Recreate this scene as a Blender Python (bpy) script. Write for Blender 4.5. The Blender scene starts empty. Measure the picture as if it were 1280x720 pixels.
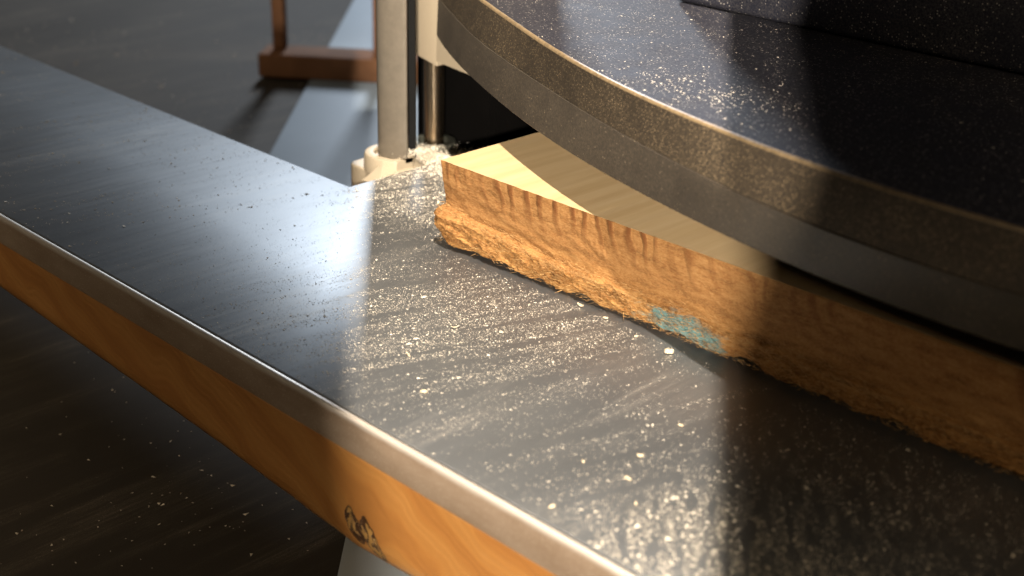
import bpy, math, random
from mathutils import Vector, noise, Matrix
random.seed(7)
sc = bpy.context.scene
COL = sc.collection
R = math.radians

# ------------------------------------------------------------------ helpers
def tag(o, label=None, cat=None, group=None, kind=None):
    if label: o['label'] = label
    if cat: o['category'] = cat
    if group: o['group'] = group
    if kind: o['kind'] = kind
    return o

def link(name, me, mats, parent=None, smooth=False):
    o = bpy.data.objects.new(name, me); COL.objects.link(o)
    for m in (mats if isinstance(mats, (list, tuple)) else [mats]): me.materials.append(m)
    if smooth:
        for p in me.polygons: p.use_smooth = True
    if parent: o.parent = parent
    return o

def pyd(name, v, f, mats, parent=None, smooth=False, mi=None):
    me = bpy.data.meshes.new(name); me.from_pydata([tuple(a) for a in v], [], f); me.update()
    o = link(name, me, mats, parent, smooth)
    if mi: 
        for p, k in zip(me.polygons, mi): p.material_index = k
    return o

def bevel(o, w, seg=3, angle=35):
    m = o.modifiers.new('bevel', 'BEVEL'); m.width = w; m.segments = seg; m.limit_method = 'ANGLE'; m.angle_limit = R(angle)
    for p in o.data.polygons: p.use_smooth = True
    return o

def box(name, lo, hi, mat, parent=None, bev=0, seg=3):
    x0, y0, z0 = lo; x1, y1, z1 = hi
    v = [(x0,y0,z0),(x1,y0,z0),(x1,y1,z0),(x0,y1,z0),(x0,y0,z1),(x1,y0,z1),(x1,y1,z1),(x0,y1,z1)]
    f = [(0,3,2,1),(4,5,6,7),(0,1,5,4),(1,2,6,5),(2,3,7,6),(3,0,4,7)]
    o = pyd(name, v, f, mat, parent)
    if bev: bevel(o, bev, seg)
    return o

def prism(name, pts, z0, z1, mat, parent=None, bev=0, seg=3):
    n = len(pts)
    v = [(x,y,z0) for x,y in pts] + [(x,y,z1) for x,y in pts]
    f = [tuple(range(n))[::-1], tuple(range(n, 2*n))] + [(i,(i+1)%n,n+(i+1)%n,n+i) for i in range(n)]
    o = pyd(name, v, f, mat, parent)
    if bev: bevel(o, bev, seg)
    return o

def lathe(name, cx, cy, prof, mat, parent=None, n=48):
    v = []; f = []
    for r, z in prof:
        for i in range(n):
            a = 2*math.pi*i/n; v.append((cx+r*math.cos(a), cy+r*math.sin(a), z))
    m = len(prof)
    for j in range(m-1):
        for i in range(n): f.append((j*n+i, j*n+(i+1)%n, (j+1)*n+(i+1)%n, (j+1)*n+i))
    f.append(tuple(range(n))[::-1]); f.append(tuple(range((m-1)*n, m*n)))
    o = pyd(name, v, f, mat, parent, True)
    mm = o.modifiers.new('es', 'EDGE_SPLIT'); mm.split_angle = R(40)
    return o

def empty(name, loc, label, cat, group=None):
    o = bpy.data.objects.new(name, None); COL.objects.link(o); o.location = loc; o.empty_display_size = .02
    return tag(o, label, cat, group)

def keep(o, parent):            # parent without moving (parents only carry a location)
    o.parent = parent; o.location = (o.location[0]-parent.location[0], o.location[1]-parent.location[1], o.location[2]-parent.location[2]); return o

# ------------------------------------------------------------------ node helper
class N:
    def __init__(s, name):
        s.m = bpy.data.materials.new(name); s.m.use_nodes = True
        s.t = s.m.node_tree; s.n = s.t.nodes; s.n.clear()
        s.out = s.n.new('ShaderNodeOutputMaterial'); s.b = s.n.new('ShaderNodeBsdfPrincipled')
        s.t.links.new(s.b.outputs[0], s.out.inputs[0])
        s.co = s.n.new('ShaderNodeTexCoord').outputs['Object']
    def L(s, a, b): s.t.links.new(a, b)
    def put(s, sock, v):
        if hasattr(v, 'is_output') or isinstance(v, bpy.types.NodeSocket): s.L(v, sock)
        elif isinstance(v, (tuple, list)) and len(v) == 3 and sock.type == 'RGBA': sock.default_value = (*v, 1)
        else: sock.default_value = v
    def map(s, sc=(1,1,1), rot=(0,0,0), loc=(0,0,0), src=None):
        m = s.n.new('ShaderNodeMapping'); s.L(src or s.co, m.inputs[0])
        m.inputs['Scale'].default_value = sc; m.inputs['Rotation'].default_value = rot; m.inputs['Location'].default_value = loc
        return m.outputs[0]
    def noise(s, v, scale=5, det=4, rough=.55, dist=0):
        n = s.n.new('ShaderNodeTexNoise'); s.L(v, n.inputs['Vector']); n.inputs['Scale'].default_value = scale
        n.inputs['Detail'].default_value = det; n.inputs['Roughness'].default_value = rough; n.inputs['Distortion'].default_value = dist
        return n.outputs[0]
    def vor(s, v, scale, out='Distance', feat='F1'):
        n = s.n.new('ShaderNodeTexVoronoi'); s.L(v, n.inputs['Vector']); n.inputs['Scale'].default_value = scale; n.feature = feat
        return n.outputs[out]
    def wave(s, v, scale, dist, det=3, dsc=1, typ='BANDS', d='X', prof='SIN'):
        n = s.n.new('ShaderNodeTexWave'); s.L(v, n.inputs['Vector']); n.wave_type = typ; n.wave_profile = prof
        if typ == 'BANDS': n.bands_direction = d
        else: n.rings_direction = d
        n.inputs['Scale'].default_value = scale; n.inputs['Distortion'].default_value = dist
        n.inputs['Detail'].default_value = det; n.inputs['Detail Scale'].default_value = dsc
        return n.outputs['Fac']
    def ramp(s, v, stops):
        n = s.n.new('ShaderNodeValToRGB'); s.L(v, n.inputs[0]); e = n.color_ramp.elements
        while len(e) < len(stops): e.new(.5)
        for k, (p, c) in enumerate(stops):
            e[k].position = p; e[k].color = (c, c, c, 1) if isinstance(c, (int, float)) else (*c, 1)
        return n.outputs[0]
    def mix(s, f, a, b, mode='MIX'):
        n = s.n.new('ShaderNodeMix'); n.data_type = 'RGBA'; n.blend_type = mode
        s.put(n.inputs[0], f); s.put(n.inputs[6], a); s.put(n.inputs[7], b); return n.outputs[2]
    def math(s, op, a, b=0.0, c=0.0):
        n = s.n.new('ShaderNodeMath'); n.operation = op
        s.put(n.inputs[0], a); s.put(n.inputs[1], b); s.put(n.inputs[2], c); return n.outputs[0]
    def sep(s, v=None):
        n = s.n.new('ShaderNodeSeparateXYZ'); s.L(v or s.co, n.inputs[0]); return n.outputs
    def bump(s, h, dist, strength=1, prev=None):
        n = s.n.new('ShaderNodeBump'); s.L(h, n.inputs['Height']); n.inputs['Distance'].default_value = dist; n.inputs['Strength'].default_value = strength
        if prev: s.L(prev, n.inputs['Normal'])
        s.L(n.outputs[0], s.b.inputs['Normal']); return n.outputs[0]
    def set(s, **k):
        nm = dict(col='Base Color', rough='Roughness', metal='Metallic', spec='Specular IOR Level', aniso='Anisotropic', coat='Coat Weight', crough='Coat Roughness', sss='Subsurface Weight')
        for a, v in k.items(): s.put(s.b.inputs[nm[a]], v)
        return s

def plain(name, col, rough=.6, metal=0, var=.15, scale=60, bump=0):
    s = N(name); c = s.noise(s.co, scale, 5)
    s.set(col=s.mix(s.ramp(c, [(.3, 0), (.7, 1)]), tuple(a*(1-var) for a in col), tuple(min(1, a*(1+var)) for a in col)), rough=rough, metal=metal)
    if bump: s.bump(s.noise(s.co, scale*6, 4), bump)
    return s.m

# ------------------------------------------------------------------ materials
def steel(name, base, film, rlo=.26, rhi=.46, metal=.88):
    s = N(name)
    rot = R(20)
    st = s.map((260, 14, 1), (0, 0, rot))
    a = s.noise(st, 1, 6, .65)
    st2 = s.map((60, 7, 1), (0, 0, rot))
    b = s.noise(st2, 1, 5, .6)
    big = s.noise(s.map((9, 5, 1)), 1, 4, .6)
    fine = s.noise(s.co, 1500, 3, .7)
    grit = s.ramp(s.noise(s.co, 2600, 2, .8), [(.57, 0), (.63, 1)])
    smear = s.math('MULTIPLY', s.ramp(b, [(.46, 0), (.66, 1)]), s.ramp(big, [(.40, 0), (.62, 1)]))
    c_ = s.noise(s.map((520, 30, 1), (0, 0, rot)), 1, 5, .7)
    smear = s.math('MULTIPLY', smear, s.ramp(a, [(.35, .25), (.65, 1)]))
    smear = s.math('MULTIPLY', smear, s.ramp(c_, [(.38, .2), (.62, 1)]))
    dust = s.math('MULTIPLY', s.math('MULTIPLY_ADD', grit, .85, .10), s.math('MULTIPLY', s.math('ADD', smear, .08), film))
    dust = s.math('MINIMUM', dust, .8)
    basec = s.mix(s.ramp(big, [(.3, 0), (.75, 1)]), tuple(c*.82 for c in base), tuple(c*1.12 for c in base))
    col = s.mix(dust, basec, (.62, .53, .40))
    s.set(col=col, metal=s.math('MAXIMUM', 0.0, s.math('SUBTRACT', metal, dust)), rough=s.math('ADD', s.math('MULTIPLY_ADD', a, rhi-rlo, rlo), s.math('MULTIPLY', dust, .35)), aniso=.3)
    s.bump(s.math('MULTIPLY_ADD', fine, .5, a), .00002)
    return s.m
M = {}
M['bed'] = steel('bed_steel', (.185, .197, .208), 1.0, .34, .50, .72)
M['table'] = steel('table_steel', (.045, .040, .034), .8, .7, .85, .1)

def lip():
    s = N('lip_steel')
    a = s.noise(s.map((8, 60, 300)), 1, 5)
    g = s.ramp(s.noise(s.co, 1500, 2, .8), [(.6, 0), (.68, 1)])
    pat = s.ramp(s.noise(s.map((30, 30, 90)), 1, 5), [(.3, 0), (.75, 1)])
    c = s.mix(pat, (.26, .185, .125), (.37, .285, .21))
    c = s.mix(s.math('MULTIPLY', g, .5), c, (.7, .6, .46))
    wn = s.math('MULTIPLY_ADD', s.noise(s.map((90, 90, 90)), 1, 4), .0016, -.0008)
    edge_glint = s.ramp(s.math('MULTIPLY_ADD', s.math('ADD', s.sep()[2], wn), 160, 1.05), [(.55, 0), (.85, 1)])  # bright highlight along the top edge, painted into the lip colour
    c = s.mix(edge_glint, c, (.52, .47, .41))
    s.set(col=c, metal=.35, rough=s.math('MULTIPLY_ADD', a, .3, .3)); s.bump(s.noise(s.co, 900, 4), .00006)
    return s.m
M['lip'] = lip()

def woodface():
    s = N('rough_end_grain')
    x, y, z = s.sep()[:3]
    # slanting growth bands that show at the top arris
    cv = s.n.new('ShaderNodeCombineXYZ')
    zz = s.math('SUBTRACT', .045, z)
    s.L(s.math('ADD', s.math('SUBTRACT', x, s.math('MULTIPLY', s.math('MULTIPLY', zz, zz), 16)), s.math('MULTIPLY', s.noise(s.map((30, 30, 30)), 1, 2), .022)), cv.inputs[0]); s.L(s.math('MULTIPLY', z, .25), cv.inputs[2])
    w = s.wave(cv.outputs[0], 34, 3.5, 4, 1.6, 'BANDS', 'X')
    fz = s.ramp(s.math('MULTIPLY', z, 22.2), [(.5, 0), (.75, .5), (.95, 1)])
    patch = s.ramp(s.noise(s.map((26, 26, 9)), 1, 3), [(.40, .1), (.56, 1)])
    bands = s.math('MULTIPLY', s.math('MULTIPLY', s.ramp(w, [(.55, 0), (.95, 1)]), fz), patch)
    f1 = s.noise(s.map((60, 200, 260), (0, R(14), 0)), 1, 7, .68)
    f2 = s.noise(s.map((700, 700, 2600), (0, R(20), 0)), 1, 4, .7)
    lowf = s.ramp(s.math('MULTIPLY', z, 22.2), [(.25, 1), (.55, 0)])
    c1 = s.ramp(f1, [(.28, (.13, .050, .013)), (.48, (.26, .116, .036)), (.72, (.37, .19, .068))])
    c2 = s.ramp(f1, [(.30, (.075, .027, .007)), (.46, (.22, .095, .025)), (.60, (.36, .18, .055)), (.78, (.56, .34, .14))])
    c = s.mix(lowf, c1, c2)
    c = s.mix(s.math('MULTIPLY', s.ramp(f2, [(.42, 0), (.66, 1)]), .45), c, (.56, .34, .14))
    c = s.mix(s.math('MULTIPLY', bands, .8), c, (.13, .042, .012))
    # blue-green mark near the foot
    nb = s.noise(s.map((60, 60, 200)), 1, 5, .7)
    def blob(cx, cz, rx, rz):
        dx = s.math('DIVIDE', s.math('SUBTRACT', x, cx), rx); dz = s.math('DIVIDE', s.math('SUBTRACT', z, cz), rz)
        d = s.math('ADD', s.math('MULTIPLY', dx, dx), s.math('MULTIPLY', dz, dz))
        return s.ramp(s.math('ADD', d, s.math('MULTIPLY_ADD', nb, 3.2, -1.6)), [(.55, 1), (1.0, 0)])
    t = blob(.158, .0068, .026, .0076)
    c = s.mix(s.math('MULTIPLY', t, s.math('MULTIPLY', s.ramp(f1, [(.34, .4), (.52, 1)]), .88)), c, (.09, .22, .23))
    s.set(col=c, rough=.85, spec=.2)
    h = s.math('ADD', f1, s.math('MULTIPLY', f2, .35))
    b = s.bump(h, .0009, .9); s.bump(bands, .0006, .8, b)
    return s.m
M['woodface'] = woodface()

def woodtop():
    s = N('planed_top')
    g = s.noise(s.map((130, 9, 1), (0, 0, R(14))), 1, 6, .6, .2)
    ring = s.wave(s.map((1, .16, 1), (0, 0, R(12))), 22, 4.5, 3, 1.1)
    f = s.noise(s.map((1400, 60, 1), (0, 0, R(14))), 1, 3, .7)
    c = s.ramp(g, [(.25, (.55, .385, .19)), (.5, (.62, .45, .245)), (.75, (.68, .52, .31))])
    c = s.mix(s.math('MULTIPLY', s.ramp(ring, [(.55, 0), (.95, 1)]), .16), c, (.40, .24, .10))
    c = s.mix(s.math('MULTIPLY', f, .25), c, (.72, .56, .34))
    # tool ripples left by the cutter head
    rp = s.wave(s.map((0.02, 1, 1)), 210, .6, 2, 1, 'BANDS', 'Y')
    s.set(col=c, rough=.5, spec=.35)
    b = s.bump(f, .00006, .5); s.bump(rp, .00005, .4, b)
    return s.m
M['woodtop'] = woodtop()

def pale(name, c0, c1):
    s = N(name); g = s.noise(s.map((200, 200, 900)), 1, 3)
    s.set(col=s.mix(g, c0, c1), rough=.8, spec=.2); return s.m
M['dust'] = pale('sawdust', (.68, .59, .46), (.90, .84, .72))
M['chip'] = pale('chip_wood', (.62, .49, .32), (.88, .76, .56))
M['fibre'] = pale('torn_fibre', (.22, .10, .03), (.66, .42, .18))
M['crumb'] = pale('green_grey_crumb', (.30, .33, .24), (.52, .52, .38))

def slab():
    s = N('live_edge_slab')
    x, y, z = s.sep()[:3]
    KA, KB = (.1087, -.0540), (.1196, -.0555)
    ky, kz = .1145, -.0545          # knot centre in x and z
    dx = s.math('SUBTRACT', x, ky); dz = s.math('SUBTRACT', z, kz)
    # growth lines: run along the slab and bend round the knot
    r2 = s.math('ADD', s.math('MULTIPLY', dx, dx), s.math('MULTIPLY', s.math('MULTIPLY', dz, dz), 1.6))
    swirl = s.math('DIVIDE', .00021, s.math('ADD', r2, .00022))
    co = s.n.new('ShaderNodeCombineXYZ')
    warp = s.math('MULTIPLY', s.noise(s.map((13, 13, 13)), 1, 3), .055)
    s.L(s.math('MULTIPLY', s.math('ADD', s.math('MULTIPLY_ADD', x, .40, s.math('ADD', z, warp)), s.math('MULTIPLY', swirl, .022)), 1.0), co.inputs[0])
    s.L(s.math('MULTIPLY', x, .06), co.inputs[1])
    w = s.wave(co.outputs[0], 12, 2.2, 3, 1.5)
    w2 = s.wave(co.outputs[0], 60, 4, 3, 2)
    f = s.noise(s.map((40, 40, 700), (0, R(-22), 0)), 1, 4, .6)
    c = s.ramp(w, [(.0, (.56, .32, .10)), (.5, (.46, .23, .06)), (.75, (.28, .105, .024)), (1, (.17, .055, .012))])
    c = s.mix(s.math('MULTIPLY', w2, .36), c, (.36, .15, .03))
    c = s.mix(s.math('MULTIPLY', f, .3), c, (.68, .40, .13))
    # the knot: ochre bark islands in a dark lobed outline
    nn = s.noise(s.map((150, 150, 150)), 1, 4, .6)
    def ell(ax, az, rx, rz, sk):
        ddx = s.math('SUBTRACT', x, ax); ddz = s.math('SUBTRACT', z, az)
        u = s.math('DIVIDE', s.math('MULTIPLY_ADD', ddz, sk, ddx), rx); v = s.math('DIVIDE', ddz, rz)
        return s.math('ADD', s.math('MULTIPLY', u, u), s.math('MULTIPLY', v, v))
    d = s.math('MINIMUM', ell(KA[0]-.0005, KA[1], .0054, .0082, .45), ell(KB[0]-.0012, KB[1], .0058, .0092, .5))
    d = s.math('ADD', d, s.math('MULTIPLY_ADD', nn, 2.0, -1.0))
    inside = s.ramp(d, [(.95, 1), (1.12, 0)])
    isl = s.ramp(s.noise(s.map((300, 300, 200)), 1, 5, .65, .6), [(.48, 0), (.51, 1)])
    deep = s.ramp(d, [(.60, 1), (.78, 0)])
    kc = s.mix(s.math('MULTIPLY', isl, deep), (.055, .026, .012), (.34, .19, .055))
    halo = s.ramp(d, [(1.0, .8), (1.0+.8, 0)])
    c = s.mix(halo, c, (.33, .14, .035)); c = s.mix(inside, c, kc)
    pores = s.ramp(s.noise(s.map((260, 260, 2600), (0, R(-22), 0)), 1, 3, .7), [(.60, 0), (.68, 1)])
    c = s.mix(s.math('MULTIPLY', pores, .45), c, (.24, .10, .03))
    chk = s.ramp(s.vor(s.map((60, 60, 500), (0, R(-30), 0)), 1), [(.02, 1), (.05, 0)])
    c = s.mix(s.math('MULTIPLY', chk, .6), c, (.12, .05, .02))
    s.set(col=c, rough=.42, spec=.45, coat=.08, crough=.4)
    b = s.bump(s.math('MULTIPLY', inside, s.math('SUBTRACT', isl, 1.2)), .0012, .8)
    s.bump(s.math('ADD', f, w2), .00012, .6, b)
    return s.m
M['slab'] = slab()

def black(name, col, dustc, amt, sz=1500, rough=.45, spec=.4):
    s = N(name)
    sp = s.vor(s.co, sz, 'Distance'); rnd = s.vor(s.co, sz, 'Color')
    rr = s.sep(rnd)[0]
    speck = s.math('MULTIPLY', s.ramp(sp, [(.28, 1), (.42, 0)]), s.ramp(rr, [(1-amt, 0), (1-amt+.03, 1)]))
    cl = s.ramp(s.noise(s.map((45, 45, 45)), 1, 5, .65), [(.35, .35), (.7, 1)])
    film = s.ramp(s.noise(s.co, 900, 5, .75), [(.42, 0), (.7, 1)])
    c = s.mix(s.math('MULTIPLY', s.math('MULTIPLY', film, cl), .36), col, dustc)
    c = s.mix(s.math('MULTIPLY', s.math('MULTIPLY', speck, cl), .85), c, tuple(min(1, d*1.7) for d in dustc))
    s.set(col=c, rough=s.math('MULTIPLY_ADD', cl, .2, rough), spec=spec)
    s.bump(s.math('ADD', s.noise(s.co, 1300, 3), speck), .00012, .7)
    return s.m
M['coverface'] = black('cover_face', (.040, .032, .024), (.34, .25, .14), .22, 1700, .4)
M['coverlow'] = black('cover_lower_face', (.045, .038, .030), (.26, .20, .13), .04, 1200, .38)
M['covertop'] = black('cover_top', (.020, .022, .034), (.26, .24, .22), .16, 900, .48, .08)
M['coverrim'] = plain('cover_rim', (.22, .16, .09), .32, 0, .3, 500)
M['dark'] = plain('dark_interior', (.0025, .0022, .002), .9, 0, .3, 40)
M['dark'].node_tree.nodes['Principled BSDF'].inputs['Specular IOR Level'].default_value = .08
M['rail'] = plain('black_rail', (.005, .005, .005), .7)
M['rail'].node_tree.nodes['Principled BSDF'].inputs['Specular IOR Level'].default_value = .12
def cast():
    s = N('cream_casting')
    sp = s.ramp(s.noise(s.co, 1500, 3, .8), [(.58, 0), (.70, 1)])
    cl = s.ramp(s.noise(s.map((40, 40, 40)), 1, 4), [(.4, .1), (.7, .7)])
    c = s.mix(s.math('MULTIPLY', sp, cl), (.40, .335, .24), (.74, .62, .44))
    s.set(col=c, rough=.5, spec=.4); s.bump(s.noise(s.co, 700, 4), .00015, .6); return s.m
M['cast'] = cast()
M['post'] = plain('post_paint', (.19, .165, .13), .38, .25, .1, 200, .00003)
def rod():
    s = N('polished_rod'); a = s.noise(s.map((300, 300, 12)), 1, 4)
    s.set(col=s.mix(a, (.45, .35, .24), (.62, .50, .36)), metal=1.0, rough=s.math('MULTIPLY_ADD', a, .15, .18)); return s.m
M['rod'] = rod()
M['collar'] = plain('grey_green_collar', (.10, .105, .085), .4, .6)
M['brown'] = plain('brown_rail_wood', (.17, .085, .045), .8, 0, .25, 30)
M['brown'].node_tree.nodes['Principled BSDF'].inputs['Specular IOR Level'].default_value = .12
M['offcut'] = None
def offc():
    s = N('offcut_bark')
    f1 = s.noise(s.map((90, 90, 260), (0, R(20), 0)), 1, 7, .7)
    c = s.ramp(f1, [(.28, (.14, .065, .02)), (.5, (.38, .22, .08)), (.72, (.60, .42, .19))])
    s.set(col=c, rough=.85, spec=.2); s.bump(f1, .003, .9); return s.m
M['offcut'] = offc()
M['floor'] = plain('shop_floor', (.16, .18, .20), .5, 0, .15, 3)
M['wall'] = plain('shop_wall', (.07, .065, .06), .8, 0, .1, 2)
M['leg'] = plain('dark_frame_paint', (.04, .04, .04), .5)

M['table'].node_tree.nodes['Principled BSDF'].inputs['Specular IOR Level'].default_value = .12
# ------------------------------------------------------------------ setting
def sheet(name, x0, x1, y0, y1, z, mat):
    o = pyd(name, [(x0,y0,z),(x1,y0,z),(x1,y1,z),(x0,y1,z)], [(0,1,2,3)], mat); return tag(o, kind='structure')
sheet('floor', -5, 4, -3, 6, -.95, M['floor'])
w = box('wall', (-5.1, -3, -.95), (-5, 6, 1.8), M['wall']); tag(w, kind='structure')
w = box('back_wall', (-5, 6, -.95), (4, 6.1, 1.8), M['wall']); tag(w, kind='structure')

# big steel-topped bench on which everything stands
T = -.125
b = empty('steel_bench', (-.6, .2, -.95), 'broad dark steel-topped workbench strewn with sawdust, lying under and left of the planer', 'workbench')
keep(box('bench_top', (-1.75, -1.0, T-.03), (1.0, 1.3, T), M['table'], None, .002), b)
for x in (-1.65, .9):
    for y in (-.9, 1.2): keep(box('leg', (x-.03, y-.03, -.949), (x+.03, y+.03, T-.031), M['leg'], None, .003), b)

# ------------------------------------------------------------------ wooden slab under the planer
sl = empty('slab_stand', (.2, 0, T), 'orange-brown live-edge wooden slab with a dark knot, carrying the steel planer table', 'wooden slab')
zt = -.0175
def lowz(x):
    base = [(-.8,-.066),(-.5,-.057),(-.2,-.052),(.0,-.060),(.07,-.0645),(.1046,-.0667),(.134,-.0648),(.17,-.062),(.25,-.066),(.4,-.07),(.8,-.066)]
    for (a, za), (c, zc) in zip(base, base[1:]):
        if x <= c: 
            t = max(0, (x-a)/(c-a)); return za+(zc-za)*t + .0006*noise.noise(Vector((x*60, 0, 3)))
    return -.066
nx, nz = 420, 14
v = []; f = []
for i in range(nx+1):
    x = -.88 + 1.58*i/nx; zb = lowz(x)
    for j in range(nz+1):
        t = j/nz; z = zt + (zb-zt)*t
        y = -.1462 + .0035*max(0, t-.75)**2*16 + .0004*noise.noise(Vector((x*30, z*60, 1)))
        v.append((x, y, z))
    v.append((x, .018 if x < -.1 else .35, zb)); v.append((x, .018 if x < -.1 else .35, zt))
m = nz+3
for i in range(nx):
    for j in range(m):
        a = i*m+j; c = i*m+(j+1)%m; f.append((a, c, c+m, a+m))
f.append(tuple(range(m))[::-1]); f.append(tuple(nx*m+k for k in range(m)))
keep(pyd('slab', v, f, M['slab'], None, True), sl)
for x0 in (.30, .60):
    keep(box('foot_block', (x0, .0, T+.0005), (x0+.06, .3, -.068), M['brown'], None, .002), sl)
keep(box('foot_block', (-.06, .1, T+.0005), (-.0, .3, -.062), M['brown'], None, .002), sl)

# ------------------------------------------------------------------ planer
pl = empty('thickness_planer', (.25, .15, -.017), 'bench thickness planer with dusty steel table, cream corner post and black curved hood', 'planer')
LS = [(-.90,-.1462),(.70,-.1462),(.70,.36),(-.097,.36),(-.097,.0185),(-.90,.0185)]
bed = prism('infeed_table', LS, -.006, 0, M['bed'], None, .0005, 2); keep(bed, pl)
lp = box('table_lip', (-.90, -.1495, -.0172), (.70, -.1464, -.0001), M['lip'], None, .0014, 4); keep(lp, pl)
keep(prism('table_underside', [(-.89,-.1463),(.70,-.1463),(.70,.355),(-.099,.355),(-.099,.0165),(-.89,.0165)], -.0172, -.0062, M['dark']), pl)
# corner foot: flange, round collar, wedge
def rrect(cx, cy, hx, hy, r, n=8):
    p = []
    for sx, sy, a0 in ((1,1,0),(-1,1,90),(-1,-1,180),(1,-1,270)):
        for k in range(n+1):
            a = R(a0+90*k/n); p.append((cx+sx*(hx-r)+r*math.cos(a), cy+sy*(hy-r)+r*math.sin(a)))
    return p
foot = prism('corner_foot', rrect(-.1190, .0790, .0215, .0280, .007), -.040, -.0035, M['cast'], None, .0016, 4); keep(foot, pl)
PCX, PCY = -.1085, .0735
Q = math.sqrt(.5)
def clipped(rad):
    out = []
    for k in range(64):
        a = 2*math.pi*k/64; p_ = min(.0035, rad*math.cos(a)); q_ = rad*.8*math.sin(a)
        x_ = PCX+Q*p_-Q*q_; y_ = PCY+Q*p_+Q*q_
        if x_ > -.098: y_ += 0; x_ = -.098
        out.append((x_, y_))
    return out
def stack(name, levels, mat):
    v = [(x, y, z) for rad, z in levels for x, y in clipped(rad)]; f = []
    for j in range(len(levels)-1):
        for i in range(64): f.append((j*64+i, j*64+(i+1)%64, (j+1)*64+(i+1)%64, (j+1)*64+i))
    f.append(tuple(range(64))[::-1]); f.append(tuple((len(levels)-1)*64+i for i in range(64)))
    o = pyd(name, v, f, mat, None, True); mm = o.modifiers.new('es', 'EDGE_SPLIT'); mm.split_angle = R(38); return keep(o, pl)
stack('foot_collar', [(.0272,-.0034),(.0268,.0048),(.0262,.0062),(.0250,.0068),(.0215,.0068),(.0205,.0060),(.0203,.0040)], M['cast'])
wg = pyd('cream_wedge', [(-.1085,.036,-.0035),(-.0973,.040,-.0035),(-.0973,.078,-.0035),(-.1085,.078,-.0035),
                         (-.1050,.0505,.0058),(-.0973,.0420,.0002),(-.0973,.0660,.0002),(-.1050,.0740,.0058)],
         [(0,3,2,1),(4,5,6,7),(0,1,5,4),(1,2,6,5),(2,3,7,6),(3,0,4,7)], M['cast']); bevel(wg, .0006); keep(wg, pl)
pp = []
for k in range(33):
    a = R(90 + 180*k/32); p_ = .0185*math.cos(a); q_ = .0105*math.sin(a); pp.append((PCX+Q*p_-Q*q_, PCY+Q*p_+Q*q_))
post = prism('corner_post', pp, .0042, .42, M['post'], None, .0008, 2); keep(post, pl)
keep(prism('guide_rail', [(PCX+Q*p_-Q*q_, PCY+Q*p_+Q*q_) for p_, q_ in ((.0003,.0),(.0040,.0),(.0040,.010),(.0003,.010))], -.003, .42, M['rail']), pl)
# lift rod and its collar
rx, ry = -.1335, .1165
keep(lathe('lift_rod', rx, ry, [(.0064,-.004),(.0064,.062)], M['rod']), pl)
keep(lathe('rod_collar', rx, ry, [(.0142,-.0095),(.0142,-.003),(.0134,-.0014),(.0100,-.0014),(.0094,-.005)], M['collar']), pl)
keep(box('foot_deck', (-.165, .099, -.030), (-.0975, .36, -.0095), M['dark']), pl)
# cream head casting above the rod
hc = pyd('head_casting', [(-.150,.110,.054),(-.124,.110,.049),(-.124,.110,.052),(-.060,.110,.047),(-.060,.110,.30),(-.150,.110,.30),
                          (-.150,.1435,.054),(-.124,.1435,.049),(-.124,.1435,.052),(-.060,.1435,.047),(-.060,.1435,.30),(-.150,.1435,.30)],
         [(0,1,2,3,4,5),(11,10,9,8,7,6),(0,6,7,1),(1,7,8,2),(2,8,9,3),(3,9,10,4),(4,10,11,5),(5,11,6,0)], M['cast']); bevel(hc, .0007, 2); keep(hc, pl)
# dark interior: side plate, back plate, underside of the head
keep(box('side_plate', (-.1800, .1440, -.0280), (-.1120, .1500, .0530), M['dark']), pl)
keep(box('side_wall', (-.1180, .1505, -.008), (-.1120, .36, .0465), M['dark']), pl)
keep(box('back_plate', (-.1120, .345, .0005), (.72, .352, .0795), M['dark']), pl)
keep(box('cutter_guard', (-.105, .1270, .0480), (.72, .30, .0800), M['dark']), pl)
# bowed hood
BOT = [(-.1180,.1045),(-.1172,.1030),(-.0755,.0759),(-.0394,.0570),(-.0053,.0395),(.0259,.0246),(.0529,.0130),(.0788,.0030),(.1000,-.0045),(.1186,-.0100),(.1424,-.0165),(.1646,-.0218)]
MID = [(-.1180,.1060),(-.1150,.1040),(-.0885,.0880),(-.0360,.0558),(-.0026,.0402),(.0280,.0266),(.0547,.0156),(.0885,.0012),(.1180,-.0107),(.1430,-.0190),(.1665,-.0262)]
RIM = [(-.1180,.1060),(-.1100,.1000),(-.0800,.0830),(-.0266,.0536),(-.0022,.0422),(.0263,.0277),(.0559,.0132),(.0729,.0055),(.0971,-.0043),(.1178,-.0121),(.1425,-.0205),(.1631,-.0250)]
def ext(p):      # carry the bow on to the right, mirrored about x = 0.30
    q = list(p); (x0, y0) = q[-1]
    (xa, ya) = q[-3]; s0 = (y0-ya)/(x0-xa); L = .30-x0
    for k in range(1, 9):
        t = k/8; q.append((x0+L*t, y0 + s0*L*(t - t*t/2)))
    full = q[:]
    for (x, y) in reversed(q[:-1]): full.append((.60-x, y))
    return full
def resample(p, n):
    # arc-length resample, then smooth
    d = [0]
    for a, b in zip(p, p[1:]): d.append(d[-1]+math.dist(a, b))
    out = []; j = 0
    for k in range(n+1):
        s_ = d[-1]*k/n
        while j < len(p)-2 and d[j+1] < s_: j += 1
        t = (s_-d[j])/max(1e-9, d[j+1]-d[j]); out.append([p[j][0]+(p[j+1][0]-p[j][0])*t, p[j][1]+(p[j+1][1]-p[j][1])*t])
    for it in range(45):
        o2 = [q[:] for q in out]
        for k in range(1, n): 
            for c in (0, 1): o2[k][c] = (out[k-1][c]+2*out[k][c]+out[k+1][c])/4
        out = o2
    return out
NN = 160
cb, cm, cr = (resample(ext(p), NN) for p in (BOT, MID, RIM))
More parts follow.
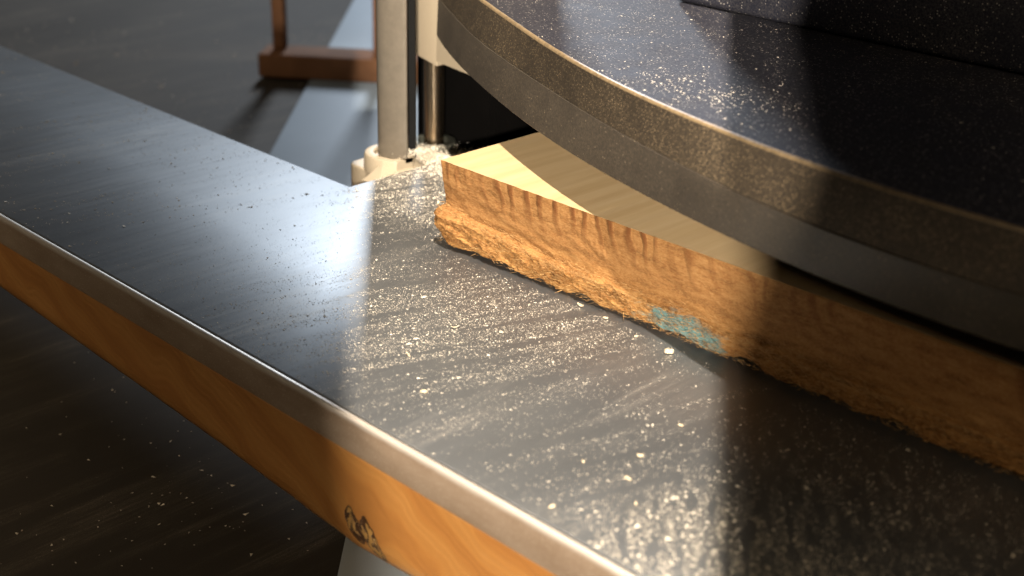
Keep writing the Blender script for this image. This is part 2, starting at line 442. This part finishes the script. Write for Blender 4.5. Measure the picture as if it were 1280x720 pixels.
def off(p, d):    # offset inward (+y side)
    o = []
    for k in range(len(p)):
        a = p[max(0, k-1)]; b_ = p[min(len(p)-1, k+1)]; tx, ty = b_[0]-a[0], b_[1]-a[1]; l = math.hypot(tx, ty) or 1
        o.append((p[k][0]-ty/l*d, p[k][1]+tx/l*d))
    return o
def strip(name, rows, mat, smooth=True, es=30):
    n = len(rows[0]); v = [q for r in rows for q in r]; f = []
    for j in range(len(rows)-1):
        for i in range(n-1): f.append((j*n+i, j*n+i+1, (j+1)*n+i+1, (j+1)*n+i))
    o = pyd(name, v, f, mat, None, smooth)
    if es: mm = o.modifiers.new('es', 'EDGE_SPLIT'); mm.split_angle = R(es)
    return keep(o, pl)
Z = lambda p, z: [(x, y, z) for x, y in p]
zB, zM, zR = .0700, .0925, .1140
hood = strip('hood_skirt', [Z(off(cb, .003), zB+.001), Z(off(cb, .0022), zB), Z(off(cb, .0006), zB), Z(cb, zB+.0007), Z(off(cm, -.0003), zM-.0006), Z(off(cm, -.0002), zM-.0002), Z(off(cm, .0006), zM)], M['coverlow'])
hup = strip('hood_face', [Z(off(cm, .0006), zM+.0001), Z(off(cm, .0001), zM+.0002), Z(off(cm, .0001), zM+.0006), Z(off(cr, .0002), zR-.0022)], M['coverface'])
rows = []
for k in range(9):
    a = math.pi*k/8; rows.append(Z(off(cr, .0002 + .0012*(1-math.cos(a))), zR-.0022+.0014*math.sin(a)))
strip('hood_rim', rows, M['coverrim'], True, 0)
# top pan (slightly dished) and rear lip
inner = off(cr, .0026)
back = [(x, .335) for x, y in inner]
rows = [Z(inner, zR-.0021), Z(off(cr, .0040), zR-.0032)]
for k in range(1, 9): 
    t = k/8; base = off(cr, .0040); rows.append([(x, y+(.335-y)*t, zR-.0032) for x, y in base])
strip('hood_top', rows, M['covertop'])
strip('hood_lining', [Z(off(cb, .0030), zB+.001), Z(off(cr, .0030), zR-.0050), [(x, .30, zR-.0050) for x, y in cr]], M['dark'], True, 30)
keep(box('motor_cover', (.030, .142, zR-.003), (.70, .33, .36), M['covertop'], None, .004, 4), pl)

# ------------------------------------------------------------------ the plank
pk = empty('rough_plank', (.3, .2, .0002), 'thick orange-brown plank with rough torn end and pale planed top, sliding under the black hood', 'plank')
H = .045
def ridge(x):
    return .0215 - .095*min(x, .08)*(1 - min(x, .08)*1.5)
def prof(x):
    """front outline from top arris to foot: list of (y, z)"""
    pts = []
    rz = ridge(x) + .0010*noise.noise(Vector((x*40, 5, 0)))    # ridge height drops to the right
    n1, n2 = 26, 34
    for k in range(n1+1):
        t = k/n1; z = H - (H-rz)*t
        y = .0002 + .0028*t**1.4 - .0012*t*t
        pts.append((y, z, 0, t))
    foot = .0014 + .0030*noise.noise(Vector((x*55, 9, 0)))
    for k in range(1, n2+1):
        t = k/n2; z = rz - (rz-max(.0003, foot))*t
        bul = min(1, t/.16)**.7
        y = .0018 - (.0050-.022*min(x, .14)+.0022*math.exp(-(x/.016)**2))*bul*(1-.30*t) + .0035*max(0, t-.8)*5*.8
        pts.append((y, z, 1, t))
    return pts
XL = .62
xs = []
x = 0.0
while x < .335: xs.append(x); x += .00062 if x > .012 else .0004
while x < XL: xs.append(x); x += .006
xs.append(XL)
v = []; fidx = []; mi = []; rowsn = None
for x in xs:
    p = prof(x)
    for (y, z, k, t) in p:
        q = Vector((x*1.0, y, z))
        # relief
        sm = noise.fractal(Vector((x*60, z*240+x*70, 2)), .8, 2, 5)
        fine = noise.fractal(Vector((x*210, z*1100+x*260, 7)), .8, 2, 4)
        if k == 0:
            edge = min(1, (H-z)/.002)
            amp = .00018 + .0005*t; d = (amp*sm + .00012*fine)*edge
            gx = math.sin((x - (H-z)**2*14)*600 + 3*noise.noise(Vector((x*22, z*20, 0))))
            mask = max(0, noise.noise(Vector((x*34, 1.3, 0)))+.15)*max(0, 1-(H-z)/.017)
            d += .0008*max(0, gx-.35)*mask
        else:
            amp = .0021*min(1, t*5+.3); d = amp*sm + .0010*fine*min(1, t*6) + .0022*noise.noise(Vector((x*38, 2, 8)))*math.sin(math.pi*t)
        yy = y + d
        # rounding of the left end
        e = max(0, 1 - x/.011)
        if k == 0: xo = x + .0012*t*e
        else:
            c = math.sin(math.pi*min(1, t*.9))**.6
            xo = x + e*(.0012 - .0034*c + .0060*max(0, t-.55)**1.5*3) 
            xo += e*.0012*noise.noise(Vector((z*400, y*200, 4)))
        yy += (.0040 if k else .0012)*e**3*(.4+.6*t if k else t)
        zz = z + (.00045*noise.noise(Vector((x*160, z*300, 3))) if k else 0)
        if k == 0 and t == 0: zz = H - .0004*max(0, noise.noise(Vector((x*130, 3, 3)))-.1)
        elif k == 0 and t < .04: zz -= .0002*max(0, noise.noise(Vector((x*130, 3, 3)))-.1)
        if k == 1 and t == 1: zz = max(.0003, zz)
        v.append((xo, yy, max(.0003, zz)))
    n0 = len(p)
    v.append((x, .012, .0003)); v.append((x, .33, .0003)); v.append((x, .33, H))
    for q in range(1, 12): v.append((x, .33*(1-q/12)**1.0, H))
    rowsn = n0+3+11
m = rowsn
for i in range(len(xs)-1):
    for j in range(m):
        a = i*m+j; c = i*m+(j+1)%m
        fidx.append((a, c, c+m, a+m))
        mi.append(1 if j >= n0+1 else 0)
fidx.append(tuple(range(m))[::-1]); mi.append(0)
fidx.append(tuple((len(xs)-1)*m+k for k in range(m))); mi.append(0)
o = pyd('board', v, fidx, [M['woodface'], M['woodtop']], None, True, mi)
mm = o.modifiers.new('es', 'EDGE_SPLIT'); mm.split_angle = R(50); keep(o, pk)
# torn fibres along the ridge and the foot
v = []; f = []
def sliver(p, d, l, w):
    d = d.normalized(); s_ = d.cross(Vector((random.uniform(-1,1), random.uniform(-1,1), random.uniform(-1,1)))).normalized()*w
    u = d.cross(s_).normalized()*w*.5; b0 = len(v)
    v.extend([p-s_, p+s_, p+u*1.6, p+d*l]); f.extend([(b0,b0+1,b0+3),(b0+1,b0+2,b0+3),(b0+2,b0,b0+3),(b0,b0+2,b0+1)])
for k in range(4200):
    x = random.uniform(0, .33)
    t = random.random(); rz = ridge(x)
    z = rz + random.gauss(0, .0012) if t < .45 else random.uniform(.001, rz)
    y = -.0022 if z < rz else .0012
    if z < .003: y = .0008
    sliver(Vector((x, y+random.uniform(-.0004, .0010), z)), Vector((random.choice((-1, 1))*random.uniform(.5, 1), random.gauss(-.25,.2), random.gauss(.05,.25))), random.uniform(.001,.0045), random.uniform(.00006,.00018))
o = pyd('torn_fibres', v, f, M['fibre']); tag(o, kind='stuff'); keep(o, pk)

# ------------------------------------------------------------------ sawdust (nobody could count it)
def bits_mesh(name, pts, mat, label):
    v = []; f = []
    for (p, s) in pts:
        q = Matrix.Rotation(random.uniform(0, 6.28), 3, 'Z') @ Matrix.Rotation(random.uniform(-.5, .5), 3, 'X')
        a, b_, c = s*random.uniform(.6, 1.5), s*random.uniform(.4, .9), s*random.uniform(.25, .6)
        b0 = len(v)
        for w_ in ((-a,-b_,0), (a,-b_*.6,0), (a*.3,b_,0), (0,0,c)):
            u = q @ Vector(w_); v.append((p[0]+u[0], p[1]+u[1], p[2]+max(0, u[2]+c*.2)))
        f.extend([(b0,b0+1,b0+3),(b0+1,b0+2,b0+3),(b0+2,b0,b0+3)])
    o = pyd(name, v, f, mat); return tag(o, label, 'sawdust', None, 'stuff')

BL = [  # cx, cy, along, across, angle(deg from +y towards +x), weight
    (-.075, .062, .050, .030, -45, 3.6), (-.045, .020, .030, .020, 0, 1.2), (-.088, .045, .03, .02, 0, 1.3),
    (.078, -.040, .060, .034, 20, 2.6), (.062, -.082, .030, .030, 20, 1.5), (.118, -.030, .05, .016, 20, 1.8), (.095, -.010, .03, .03, 0, .8),
    (.1, -.06, .12, .09, 20, .55), (.205, -.06, .12, .10, 0, .10),
    (.262, -.122, .020, .022, -35, 9.0), (.30, -.10, .035, .03, -35, 3.0), (.25, -.125, .03, .025, -30, .6),
    (.0, -.10, .05, .05, 0, .6), (.25, -.03, .05, .04, 10, .8), (.33, -.04, .1, .05, 10, 1.0)]
def dens(x, y):
    s_ = 0
    for (cx, cy, al, ac, an, w_) in BL:
        a = R(an); dx, dy = x-cx, y-cy
        u = dx*math.sin(a)+dy*math.cos(a); w2 = dx*math.cos(a)-dy*math.sin(a)
        s_ += w_*math.exp(-.5*((u/al)**2+(w2/ac)**2))
    a = R(20); u = x*math.sin(a)+y*math.cos(a); w2 = x*math.cos(a)-y*math.sin(a)
    st = noise.fractal(Vector((w2*150, u*9, 0)), .7, 2, 4)
    a = R(-38) 
    u2 = x*math.sin(a)+y*math.cos(a); w3 = x*math.cos(a)-y*math.sin(a)
    st2 = noise.fractal(Vector((w3*260, u2*60, 5)), .7, 2, 3)
    k = st if x < .225 else st2*1.2
    return s_*max(0.02, min(2.2, .75+1.5*k))
pts = []
tries = 0
while len(pts) < 66000 and tries < 2600000:
    tries += 1
    x = random.uniform(-.0965, .34); y = random.uniform(-.1455, .125)
    if x > .001 and y > -.006 : continue
    if x > -.02 and y > .03 and x > -.004: continue
    if random.random()*3.4 < dens(x, y):
        s_ = min(.0012, .000125*random.lognormvariate(0, .55))
        if x < -.01 and y > .01: s_ *= 1.35
        if x > .235 and y < -.09: s_ *= 1.35
        pts.append(((x, y, .0001), s_))
for k in range(700):
    x = random.gauss(PCX+.004, .005); y = random.gauss(PCY+.004, .006)
    if -.098 > x: pts.append(((x, y, .0066+random.random()*.0014), random.uniform(.0002, .0006)))
for k in range(1300):
    x = random.gauss(rx+.012, .012); y = random.gauss(ry-.010, .010)
    if (x-rx)**2+(y-ry)**2 < .0150**2 or x > -.099: continue
    pts.append(((x, y, -.0094+random.random()*.003), random.uniform(.0002, .0008)))
for k in range(3600):     # loose heap against the corner foot
    x = random.gauss(-.088, .015); y = random.gauss(.090, .013)
    if x < -.0965 and y < .078: continue
    if (x-rx)**2+(y-ry)**2 < .0148**2: continue
    pts.append(((x, y, .0002+.0022*math.exp(-((x+.098)/.012)**2-((y-.09)/.012)**2) if x > -.097 else .0002), random.uniform(.0002, .0007)))
for k in range(14000):
    x = random.uniform(-.62, -.098); y = random.uniform(-.145, .018)
    a = R(20); u = x*math.sin(a)+y*math.cos(a); w2 = x*math.cos(a)-y*math.sin(a)
    if random.random() < .3+1.5*noise.fractal(Vector((w2*110, u*9, 3)), .7, 2, 4): pts.append(((x, y, .0001), min(.0014, .00024*random.lognormvariate(0, .5))))
bits_mesh('sawdust', pts, M['dust'], 'cream sawdust scattered in streaks over the grey steel planer table')
pts = []
while len(pts) < 2600:
    x = random.uniform(-.03, .36); y = random.uniform(-.03, .14)
    k = min(range(0, NN+1, 4), key=lambda i: abs(cr[i][0]-x))
    if y < cr[k][1]+.006: continue
    cl = noise.fractal(Vector((x*45, y*45, 9)), .8, 2, 4)
    if random.random() < .35+1.3*cl: pts.append(((x, y, zR-.0032), min(.0008, .00017*random.lognormvariate(0, .5))))
for k in range(260):
    x = random.gauss(.150, .022); y = random.gauss(.010, .009)
    i = min(range(0, NN+1, 4), key=lambda i: abs(cr[i][0]-x))
    if y > cr[i][1]+.006: pts.append(((x, y, zR-.0032), random.uniform(.0002, .00055)))
bits_mesh('hood_sawdust', pts, M['dust'], 'sparse pale sawdust lying on top of the black hood')
pts = []
for k in range(16000):
    x = random.uniform(-1.1, .25); y = random.uniform(-.45, .9)
    cl = noise.fractal(Vector((x*7, y*3.5, 9)), .8, 2, 4)
    if random.random() < .5+1.2*cl: pts.append(((x, y, T+.0001), min(.0022, .0005*random.lognormvariate(0, .5))))
bits_mesh('bench_sawdust', pts, M['dust'], 'dim sawdust sprinkled over the dark steel bench top')

# ------------------------------------------------------------------ countable chips
def chip(name, x, y, z, l, w_, t, rz, tilt, label, mat='chip', curl=0):
    v = []; f = []; n = 6; l *= .85; w_ *= .72; t *= .55
    for i in range(n+1):
        u = -l/2+l*i/n; ww = w_*(.55+.45*math.sin(math.pi*(i+.5)/(n+1)))*random.uniform(.8, 1.15)
        zz = curl*(u*u)/(l*l)*4*l
        for s1, s2 in ((-1,0),(1,0),(1,1),(-1,1)): v.append((u, s1*ww/2+random.uniform(-.05,.05)*w_, zz+s2*t*random.uniform(.7,1.2)))
    for i in range(n):
        for k in range(4):
            a = i*4+k; b_ = i*4+(k+1)%4; f.append((a, b_, b_+4, a+4))
    f.append((3,2,1,0)); f.append(tuple(n*4+k for k in range(4)))
    o = pyd(name, v, f, M[mat]); o.location = (x, y, z+.0002); o.rotation_euler = (0, tilt, rz)
    return tag(o, label, 'wood splinter' if name == 'wood_splinter' else 'wood chip', 'loose chips on the steel table')
chip('wood_splinter', .0865, -.0977, .0006, .0052, .0009, .0007, R(-20), .05, 'straight thin pale splinter among the dust streaks left on the steel table')
chip('wood_chip', .1159, -.1148, .0002, .0036, .0024, .0012, R(10), -.15, 'cream flake just above the left part of the table front edge')
chip('wood_shaving', .0800, -.0640, .0003, .0045, .0008, .0004, R(60), 0, 'small curled shaving in the middle of the dust streaks', curl=.22)
chip('wood_chip', .0975, -.0520, .0002, .0022, .0012, .0008, R(30), 0, 'bright crumb in the densest dust halfway between splinter and plank')
chip('wood_chip', .2101, -.1384, .0002, .0030, .0014, .0010, R(75), 0, 'oval chip nearest the middle of the table front edge')
chip('wood_chip', .2164, -.1044, .0003, .0036, .0015, .0010, R(-10), -.1, 'long pinkish chip on the clean lower right part of the steel')
chip('wood_chip', .2090, -.0890, .0003, .0028, .0018, .0012, R(60), .2, 'jagged cream chip just behind the long pinkish chip', curl=.2)
chip('wood_chip', .2050, -.0590, .0003, .0024, .0013, .0010, R(10), 0, 'upright little flake on bare steel below the blue-green mark')
chip('wood_chip', .1970, -.1075, .0002, .0019, .0011, .0008, R(-30), 0, 'small crumb on bare steel behind the table front edge')
chip('wood_chip', .2290, -.1150, .0002, .0022, .0010, .0008, R(-40), 0, 'narrow chip beside the bottom right dust patch')
chip('wood_chip', .1020, -.0045, .0002, .0042, .0016, .0013, R(-5), 0, 'long cream crumb tucked against the foot of the plank', curl=.1)
chip('wood_chip', .1190, -.0060, .0002, .0028, .0014, .0010, R(20), 0, 'short crumb at the plank foot left of the blue-green mark')
chip('wood_chip', .1410, -.0105, .0002, .0017, .0015, .0011, R(20), 0, 'round pale crumb just in front of the blue-green mark')
chip('wood_chip', .1610, -.0120, .0003, .0045, .0032, .0022, R(50), .1, 'largest cream crumb lying right of the blue-green mark on the steel')
chip('wood_chip', -.0420, .0370, .0003, .0036, .0020, .0012, R(-50), .2, 'orange-tinted flake close to the left corner of the plank', curl=.2)
chip('wood_chip', -.0990+.012, .0990, .0010, .0060, .0034, .0014, R(20), .1, 'pale green-grey flake beside the lift rod collar', 'crumb')
chip('wood_chip', -.0780, .1010, .0008, .0055, .0026, .0016, R(50), .2, 'olive crumb between the rod collar and the plank corner', 'crumb')
chip('wood_chip', -.0640, .0950, .0005, .0040, .0020, .0010, R(-20), .1, 'pale flake in the shadow behind the plank corner')

# ------------------------------------------------------------------ far things left of the planer
pb_c = Vector((.062, -.105, 0)); sd = Vector((.7086, .7052, 0)); axx = Vector((-.697, .716, 0))
pts4 = [pb_c + sd*a + axx*b_ for a, b_ in ((-.012, -.16), (.07, -.16), (.07, .05), (-.012, .05))]
pb = prism('added_grey_board', [(p_.x, p_.y) for p_ in pts4], T+.0006, T+.0046, plain('pale_grey_board', (.42, .47, .50), .45, 0, .12, 14), None, .0008, 2)  # pale board added for the lit floor tone where the bench is too dark
tag(pb, 'added pale grey-blue board on the bench below the knotty slab, standing in for lit floor', 'board')
bc = Vector((-.66, .47, 0))
q4 = [bc + sd*a + axx*b_ for a, b_ in ((-.035, -.43), (.12, -.43), (.12, .50), (-.035, .50))]
bb = prism('added_blue_board', [(p_.x, p_.y) for p_ in q4], T+.0006, T+.0030, plain('blue_grey_board', (.20, .25, .30), .6, 0, .1, 8), None, .0006, 2)  # board added to brighten the dark bench behind the post
tag(bb, 'added blue-grey board behind the cream post under the brown frame, brightening the dark bench', 'board')
tr = empty('wooden_frame', (-.62, .50, T), 'brown wooden frame standing blurred on the bench behind the cream post', 'wooden frame')
def bar(name, a, b_, w_, z0, z1):
    ax, ay = a; bx, by = b_; l = math.hypot(bx-ax, by-ay); nx_, ny_ = -(by-ay)/l*w_/2, (bx-ax)/l*w_/2
    keep(prism(name, [(ax-nx_, ay-ny_), (bx-nx_, by-ny_), (bx+nx_, by+ny_), (ax+nx_, ay+ny_)], z0, z1, M['brown'], None, .002), tr)
bar('rail', (-.704, .3895), (-.560, .504), .045, T+.0034, T+.028)
bar('upright', (-.700, .4015), (-.690, .4095), .016, T+.0285, T+.28)
bar('upright', (-.616, .469), (-.606, .477), .016, T+.0285, T+.28)

# ------------------------------------------------------------------ camera
cam = bpy.data.cameras.new('Camera'); co = bpy.data.objects.new('Camera', cam); COL.objects.link(co)
r = Vector((.70858659, .70518242, .02495591)); u = Vector((-.30262995, .2717612, .91354308)); fw = Vector((-.63743248, .65487678, -.40597566))
mw = Matrix.Identity(4)
for i, c in enumerate((r, u, -fw)):
    for k in range(3): mw[k][i] = c[k]
CP = Vector((.48527109, -.44436896, .26727873)); mw.translation = CP
co.matrix_world = mw
cam.sensor_width = 36; cam.lens = 1712.59*36/1280; cam.clip_start = .01; cam.clip_end = 60
cam.dof.use_dof = True; cam.dof.focus_distance = .665; cam.dof.aperture_fstop = 9
sc.camera = co

# ------------------------------------------------------------------ light
W = bpy.data.worlds.new('World'); sc.world = W; W.use_nodes = True
W.node_tree.nodes['Background'].inputs[0].default_value = (.66, .62, .58, 1); W.node_tree.nodes['Background'].inputs[1].default_value = .045
def aim(o, p, t, up=None):
    o.location = p; d = (Vector(t)-Vector(p)).normalized(); o.rotation_euler = d.to_track_quat('-Z', 'Y').to_euler()
def spot(name, p, t, e, col, ang, blend, rad):
    l = bpy.data.lights.new(name, 'SPOT'); l.energy = e; l.color = col; l.spot_size = R(ang); l.spot_blend = blend; l.shadow_soft_size = rad
    o = bpy.data.objects.new(name, l); COL.objects.link(o); aim(o, p, t); return o
def area(name, p, t, e, col, sx, sy, spread=180):
    l = bpy.data.lights.new(name, 'AREA'); l.energy = e; l.color = col; l.shape = 'RECTANGLE'; l.size = sx; l.size_y = sy; l.spread = R(spread)
    o = bpy.data.objects.new(name, l); COL.objects.link(o); aim(o, p, t); return o
# two unseen warm spots; added flaps shade both sides of a bright centre band
def flap_spot(LP, target, e, col, ang, rad, dd, label):
    LP = Vector(LP); target = Vector(target)
    spot('warm_spot', LP, target, e, col, 70, .3, rad)
    lamp = empty('flap_lamp', LP, label, 'lamp')
    side = Vector((.7086, .7052, 0)); ax = Vector((-.697, .716, 0))
    base = Vector((.48527, -.44437, 0))
    for sgn in (-1, 1):      # each added flap's inner edge widens away from the camera, bounding the lit band
        wn = base + ax*.30 + side*sgn*.045*ang*(1.30 if sgn > 0 else 1); wf = base + ax*.85 + side*sgn*.104*ang*(1.30 if sgn > 0 else 1)
        a = LP + (wn-LP)*dd; b_ = LP + (wf-LP)*dd; e_ = b_-a; a2 = a-e_*.35; b2 = b_+e_*.9; v = []
        for oo in (0, .5):
            for p_ in (a2, b2):
                for th in (0, .002): v.append(p_ + side*sgn*oo + Vector((0, 0, th)))
        pyd('shade_flap', [q-LP for q in v], [(0,2,6,4),(1,5,7,3),(0,4,5,1),(2,3,7,6),(0,1,3,2),(4,6,7,5)], M['rail'], lamp)
flap_spot((.276, -.228, .95), (.066, -.0135, 0), 88, (1.0, .87, .72), 1.0, .008, .60, 'unseen lamp above the planer with two black flaps added to shade the sides')
flap_spot((1.06, -1.03, .47), (.066, -.0135, .02), 195, (1.0, .87, .72), 1.0, .012, .45, 'added front fill lamp behind the camera with two black flaps added to shade the sides')  # added front fill for the hood face and the plank beneath it
# cool narrow window far behind on the left: it glints in the steel
area('window_light', (-2.45, 2.34, 1.76), (.05, -.08, 0), 100, (.80, .89, 1.0), .36, 1.2)
# added soft warm fill from behind the camera, lifting the dim left side
area('fill_light', (-.1, -1.7, 1.5), (-.1, 0, 0), 22, (1.0, .78, .52), .8, .8)

sc.view_settings.view_transform = 'Standard'; sc.view_settings.look = 'None'; sc.view_settings.exposure = 0; sc.view_settings.gamma = 1
